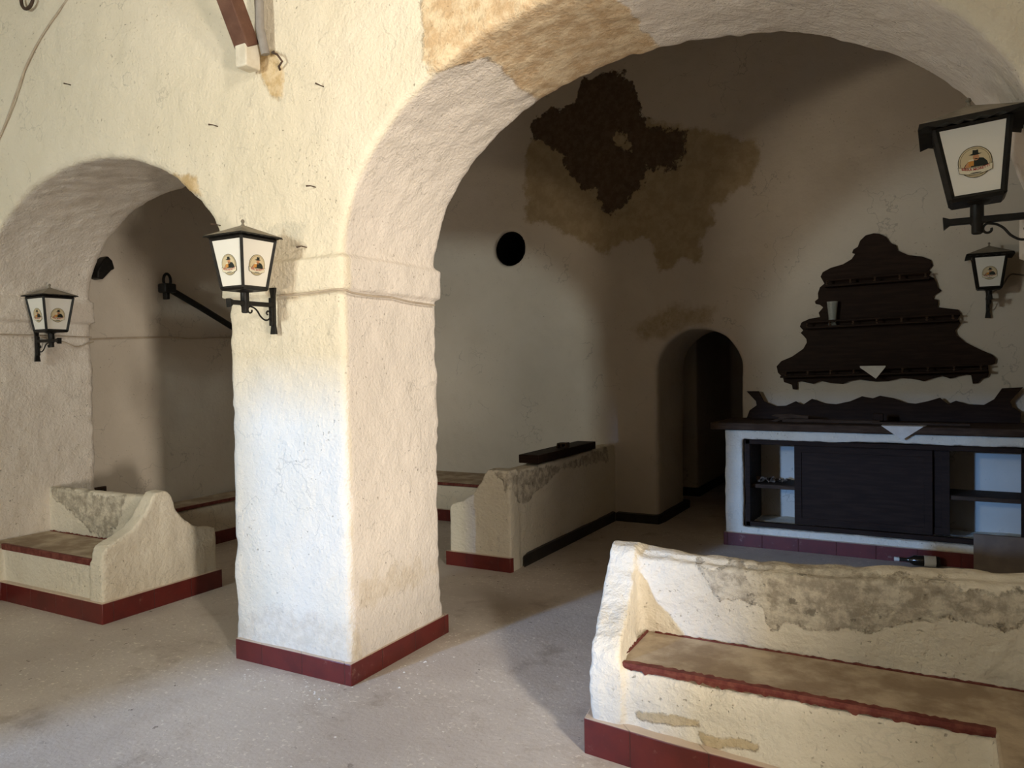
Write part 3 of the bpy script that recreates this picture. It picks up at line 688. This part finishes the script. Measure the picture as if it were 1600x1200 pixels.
# beam strut with the pale end block, grey pole
t = thing('ceiling_beam', 'red brown wooden beam with a pale end block at the top left of the pillar', 'beam', (-3.225, 2.94, 3.30))
d = Vector((0, -.15, .285)).normalized(); a = Vector((-3.225, 2.945, 3.36)); bq = a + d * 1.75
ux = Vector((1, 0, 0)); uy = d.cross(ux)
def obox(a, bq, ux, uy, w, h):
    v = [p + ux * sx * w + uy * sy * h for p in (a, bq) for sx, sy in ((-1, -1), (1, -1), (1, 1), (-1, 1))]
    return MB().add(v, [(3, 2, 1, 0), (4, 5, 6, 7), (0, 1, 5, 4), (1, 2, 6, 5), (2, 3, 7, 6), (3, 0, 4, 7)])
local(obox(a, bq, ux, uy, .05, .045).build('strut', M_beam, t, bevel=.006), t)
local(obox(a - Vector((0, 0, .115)), a + Vector((0, 0, .03)), ux, Vector((0, 1, 0)), .042, .05).build('end_block', M_pale, t, bevel=.008), t)['label'] = 'pale painted end block'
tag(MB().tube([(-3.14, 2.99, 3.32), (-3.15, 2.965, 3.45), (-3.14, 2.94, 4.88)], .024, 12).build('metal_pole', M_greypole), 'grey pole beside the wooden beam at the top', 'pole')
tag(MB().tube([(-3.12, 3.03, 3.345), (-3.09, 2.99, 3.32), (-3.05, 2.985, 3.30), (-3.03, 3.0, 3.265), (-3.06, 3.005, 3.245), (-3.085, 3.04, 3.24)], .006, 8).build('wire_stub', M_rust), 'rusty wire stub in the broken plaster beside the beam end', 'wire')
# iron ring at the top left corner
tag(MB().tube([(-5.338 + .07 * math.cos(2 * PI * k / 28), 2.99, 4.155 + .07 * math.sin(2 * PI * k / 28)) for k in range(29)], .011, 10).build('iron_ring', M_rust), 'iron ring hanging on the wall at the top left corner', 'ring')
# iron bar on the dark left wall
t = thing('iron_bar', 'black iron bar with a ring end leaning across the dark left wall', 'bar', (-6.24, 4.7, 2.3))
local(MB().tube([(-6.27, 4.70, 2.405), (-6.26, 5.05, 2.245), (-6.25, 5.60, 1.98)], .030, 12).build('shaft', M_iron, t), t)
local(MB().box((-6.31, 4.62, 2.36), (-6.20, 4.74, 2.445)).build('socket', M_iron, t, bevel=.012), t)
local(MB().tube([(-6.26, 4.685 + .038 * math.cos(2 * PI * k / 24), 2.475 + .062 * math.sin(2 * PI * k / 24)) for k in range(25)], .013, 8).build('ring', M_iron, t), t)
local(MB().box((-6.29, 4.655, 2.30), (-6.23, 4.69, 2.37)).build('lug', M_iron, t, bevel=.006), t)
t = thing('iron_bracket', 'dark iron bracket on the left wall half hidden behind the arch edge', 'bracket', (-6.3, 4.07, 2.42))
local(MB().prism([(4.0, 2.44), (4.05, 2.43), (4.13, 2.515), (4.16, 2.53), (4.14, 2.60), (4.10, 2.635), (4.06, 2.60), (4.0, 2.50)], -6.36, -6.24, 'x').build('body', M_iron, t, bevel=.01), t)
t = thing('wall_socket', 'small socket plate on the left wall just above the left bench', 'socket', (-6.335, 4.03, .60))
local(MB().box((-6.345, 3.97, .585), (-6.325, 4.075, .65)).build('plate', M_wood2, t, bevel=.004), t)
for k in range(3): local(MB().box((-6.327, 3.985 + k * .03, .60), (-6.322, 4.0 + k * .03, .635)).build('slot', M_iron, t), t)

# ================================================================== TIERED WALL SHELF
t = thing('tiered_shelf', 'dark wooden tiered shelf with a scalloped outline on the back wall', 'shelf', (-.48, 7.49, 1.42))
local(MB().prism(SHELF, 7.465, 7.50, 'y').build('back_board', M_wood, t, bevel=.004), t)
def tilted(x0, x1, za, zb, y0, y1, dz0, dz1):
    v = [(x, y, z + d) for x, z in ((x0, za), (x1, zb)) for y, d in ((y0, dz0), (y1, dz0), (y1, dz1), (y0, dz1))]
    return MB().add(v, [(0, 1, 2, 3), (7, 6, 5, 4), (0, 4, 5, 1), (1, 5, 6, 2), (2, 6, 7, 3), (3, 7, 4, 0)])
for (x0, x1, za, zb, posts) in [(-.905, -.085, 2.29, 2.305, 5), (-1.085, .125, 1.925, 1.945, 7), (-1.285, .335, 1.485, 1.525, 9)]:
    sh = local(tilted(x0, x1, za, zb, 7.33, 7.47, -.012, .006).build('shelf_board', M_wood, t, bevel=.003), t)
    local(tilted(x0, x1, za, zb, 7.33, 7.345, .040, .056).build('rail', M_wood, t, bevel=.003), t)
    for k in range(posts):
        u = .03 + .94 * k / (posts - 1); x = x0 + (x1 - x0) * u; z = za + (zb - za) * u
        local(MB().lathe([(.009, .004), (.012, .012), (.007, .022), (.012, .034), (.009, .042)], 10, (x, 7.338, z)).build('spindle', M_wood2, sh), t)
t2 = tag(MB().lathe([(.036, 0), (.036, .008), (.030, .03), (.034, .09), (.047, .215), (.0435, .215), (.031, .09), (.026, .03), (.02, .02)], 28).build('glass_vase', M_glass), 'tall clear drinking glass on the left of the middle shelf tier', 'glass')
t2.location = (-.845, 7.405, 1.936)
def folded(pts, y, name, label, cat, tip):
    v = [(x, y, z) for x, z in pts] + [(x, y - .003, z) for x, z in pts]
    return v
tag(MB().prism([(-.415, 1.562), (-.616, 1.560), (-.49, 1.462)], 7.318, 7.322, 'y').prism([(-.616, 7.32), (-.415, 7.32), (-.50, 7.40)], 1.570, 1.573, 'z').prism([(-.616, 1.560), (-.415, 1.562), (-.415, 1.573), (-.616, 1.573)], 7.318, 7.322, 'y').build('paper_napkin', M_paper), 'white paper corner hanging over the bottom edge of the tiered shelf', 'napkin')

# ================================================================== BAR COUNTER
t = thing('bar_counter', 'whitewashed bar counter with a dark wooden top below the tiered shelf', 'bar counter', (-.5, 7.2, 0))
def f_bar(X, Y, Z):
    d = sbox(X, Y, Z, (-1.69, 6.90, -.1), (1.3, 7.55, 1.03), .01)
    hole = sbox(X, Y, Z, (-1.53, 6.5, .17), (.62, 7.8, .945), .01)
    return smax(d, -hole, .015)
masonry(t, f_bar, (-1.78, 6.82, -.02), (1.38, 7.52, 1.1), .014, M_bench, {'grey': lambda x, y, z: x * 0 - .5, 'ochre': lambda x, y, z: x * 0 - .5}, amp=((.2, .008), (.06, .004)))
local(MB().prism([(-1.80, 6.835), (1.3, 6.835), (1.3, 7.49), (-1.74, 7.49)], 1.030, 1.092).build('countertop', M_wood2, t, bevel=.008), t)
local(MB().prism([(-1.70, 6.865), (1.32, 6.865), (1.32, 6.93), (-1.70, 6.93)], -.01, .115).build('base_tiles', M_tile, t, bevel=.005), t)
fr = MB().box((-1.515, 6.925, .175), (-1.475, 6.965, .94)).box((.53, 6.925, .175), (.575, 6.965, .94)).box((-1.515, 6.925, .90), (.575, 6.965, .94)).box((-1.515, 6.925, .175), (.575, 6.965, .215))
local(fr.build('wooden_frame', M_wood, t, bevel=.004), t)
local(MB().box((-1.52, 7.02, .50), (.61, 7.38, .535)).build('inner_shelf', M_wood2, t, bevel=.004), t)
local(MB().box((-1.525, 6.95, .165), (-1.49, 7.48, .94)).build('side_panel', M_wood2, t), t)
local(MB().box((.58, 6.95, .165), (.615, 7.48, .94)).build('side_panel', M_wood2, t), t)
for (x0, x1, y) in [(-1.11, -.06, 6.972), (-.85, .06, 7.005)]:
    dr = local(MB().box((x0, y, .215), (x1, y + .018, .90)).build('sliding_door', M_wood, t, bevel=.003), t)
    st = MB().prism([(x0, .215), (x1, .215), (x1, .90), (x0, .90)], y - .008, y, 'y')
    fr = MB().box((x0, y - .008, .215), (x0 + .06, y, .90)).box((x1 - .06, y - .008, .215), (x1, y, .90)).box((x0 + .055, y - .008, .84), (x1 - .055, y, .90)).box((x0 + .055, y - .008, .215), (x1 - .055, y, .275))
    fr = fr.build('door_frame', M_wood, None, bevel=.003); local(fr, t); fr.parent = dr
# things on, in and before the counter
o = tag(MB().prism([(x, z if z > 1.16 else 1.093) for x, z in CROWN], 7.40, 7.425, 'y').build('scalloped_board', M_wood, bevel=.003), 'long dark scalloped board standing on the back of the bar counter', 'board')
t = thing('wooden_moulding', 'long dark moulding with a curled end lying on the counter', 'moulding', (-.8, 7.05, 1.093))
local(MB().box((-1.22, 7.03, 1.093), (-.44, 7.075, 1.122)).build('rail', M_wood2, t, bevel=.005), t)
local(MB().prism([(-1.33, 1.100), (-1.27, 1.093), (-1.20, 1.122), (-1.14, 1.130), (-1.0, 1.122), (-1.0, 1.150), (-1.16, 1.165), (-1.29, 1.158), (-1.31, 1.145), (-1.24, 1.135), (-1.26, 1.120)], 7.03, 7.07, 'y').build('curled_end', M_wood2, t, bevel=.004), t)
tag(MB().box((-.50, 6.99, 1.093), (.20, 7.03, 1.112)).build('wooden_strip', M_wood2, bevel=.004), 'flat dark wooden strip lying on the right half of the counter', 'strip')
tag(MB().box((-.50, 7.085, 1.093), (-.42, 7.145, 1.175)).build('wooden_block', M_wood, bevel=.006), 'small dark block standing on the middle of the counter', 'block')
tag(MB().prism([(-.42, 6.833), (-.12, 6.833), (-.10, 6.96), (-.42, 6.95)], 1.0935, 1.0955).prism([(-.42, 1.0955), (-.27, .985), (-.12, 1.0955)], 6.829, 6.832, 'y').build('paper_napkin', M_paper), 'white paper corner hanging over the front edge of the bar counter', 'napkin')
rnd = random.Random(4)
for k, (x, y, a, lb) in enumerate([(-1.38, 7.12, .4, 'crumpled pale paper on the left inner shelf of the bar'), (-1.24, 7.20, -.5, 'small crumpled scrap beside the paper on the left inner shelf')]):
    mb = MB(); n = 9; v = []
    for i in range(n):
        for j in range(n): v.append(((i / (n - 1) - .5) * (.15 - .05 * k), (j / (n - 1) - .5) * .10, .008 + .05 * rnd.random() * (1 - .5 * k)))
    v2 = [(p[0], p[1], p[2] - .004) for p in v]
    fq = [(i * n + j, (i + 1) * n + j, (i + 1) * n + j + 1, i * n + j + 1) for i in range(n - 1) for j in range(n - 1)]
    o = tag(mb.add(v, fq).add(v2, [q[::-1] for q in fq]).build('paper_scrap', M_card), lb, 'paper'); o.location = (x, y, .536); o.rotation_euler = (0, 0, a)
tag(MB().box((.215, 6.80, 0.0), (.56, 6.825, .285)).build('brown_board', M_card, bevel=.003), 'plain brown board standing on the floor against the right end of the bar', 'board')
t = thing('bottle', 'dark bottle with a pale label lying on the floor before the bar', 'bottle', (-.14, 6.78, .045), .12)
RX = Matrix.Rotation(PI / 2, 4, 'Y')
MB().lathe([(.013, -.17), (.015, -.165), (.014, -.11), (.022, -.08), (.040, -.05), (.042, .12), (.038, .13), (.010, .128)], 24).xf(RX).build('body', M_bottle, t)
MB().lathe([(.0425, .02), (.0428, .022), (.0428, .10), (.0425, .102)], 24).xf(RX).build('paper_label', M_paper, t)['label'] = 'pale paper label'
MB().lathe([(.016, -.19), (.017, -.188), (.017, -.155), (.016, -.153)], 16).xf(RX).build('cap', M_pale, t)

# plaster crumbs on the floor
rnd = random.Random(11); mb = MB()
def crumb(x, y, s):
    k = 5; v = [(x + s * rnd.uniform(.6, 1.2) * math.cos(2 * PI * i / k), y + s * rnd.uniform(.4, 1) * math.sin(2 * PI * i / k), .0005) for i in range(k)] + [(x, y, s * rnd.uniform(.2, .6))]
    mb.add(v, [list(range(k))[::-1]] + [(i, (i + 1) % k, k) for i in range(k)])
for i in range(420):
    q = rnd.random()
    if q < .45:   # along the pillar base
        e = rnd.random(); w = abs(rnd.gauss(0, .13)) + .01
        x, y = (-3.5 + .85 * e, 2.99 - w) if rnd.random() < .6 else (-2.64 + w, 3.0 + .9 * e)
    elif q < .75: x, y = rnd.uniform(-3.2, -.8), rnd.uniform(1.6, 3.6)
    elif q < .85: x, y = rnd.gauss(-2.72, .08), rnd.gauss(2.86, .06)
    else: x, y = rnd.uniform(-4.6, -1.6), rnd.uniform(1.6, 5.0)
    crumb(x, y, rnd.choice([.002, .0025, .003, .003, .004, .004, .005, .007, .010]))
tag(mb.build('plaster_crumbs', M_paper), 'white plaster crumbs scattered on the floor around the central pillar', 'crumbs', kind='stuff')

# ================================================================== LIGHT
def area(name, loc, target, sx, sy, power, col, spread=180):
    li = bpy.data.lights.new(name, 'AREA'); li.shape = 'RECTANGLE'; li.size = sx; li.size_y = sy; li.energy = power; li.color = col; li.spread = math.radians(spread)
    o = bpy.data.objects.new(name, li); COL.objects.link(o); o.location = loc
    o.rotation_euler = (Vector(target) - Vector(loc)).to_track_quat('-Z', 'Y').to_euler(); return o
for a in LIGHTS: area(*a)
w = bpy.data.worlds.new('sky'); SC.world = w; w.use_nodes = True
w.node_tree.nodes['Background'].inputs[0].default_value = (.75, .85, 1, 1); w.node_tree.nodes['Background'].inputs[1].default_value = WORLD

# ================================================================== CAMERA
cam = bpy.data.cameras.new('camera'); co = bpy.data.objects.new('camera', cam); COL.objects.link(co)
cam.sensor_width = 36; cam.lens = 27.0; cam.clip_start = .05
co.matrix_world = Matrix(((0.873064, 0.002625, 0.487599, 0.0), (0.487276, 0.032103, -0.872658, 0.0), (-0.017944, 0.999481, 0.026749, 1.65), (0, 0, 0, 1)))
SC.camera = co

SC.view_settings.view_transform = 'Standard'; SC.view_settings.look = 'None'; SC.view_settings.exposure = EXPOSURE; SC.view_settings.gamma = 1
SC.view_settings.use_curve_mapping = False
SC.cycles.use_denoising = True
SC.cycles.max_bounces = 10; SC.cycles.diffuse_bounces = 6
SC.cycles.sample_clamp_indirect = 6
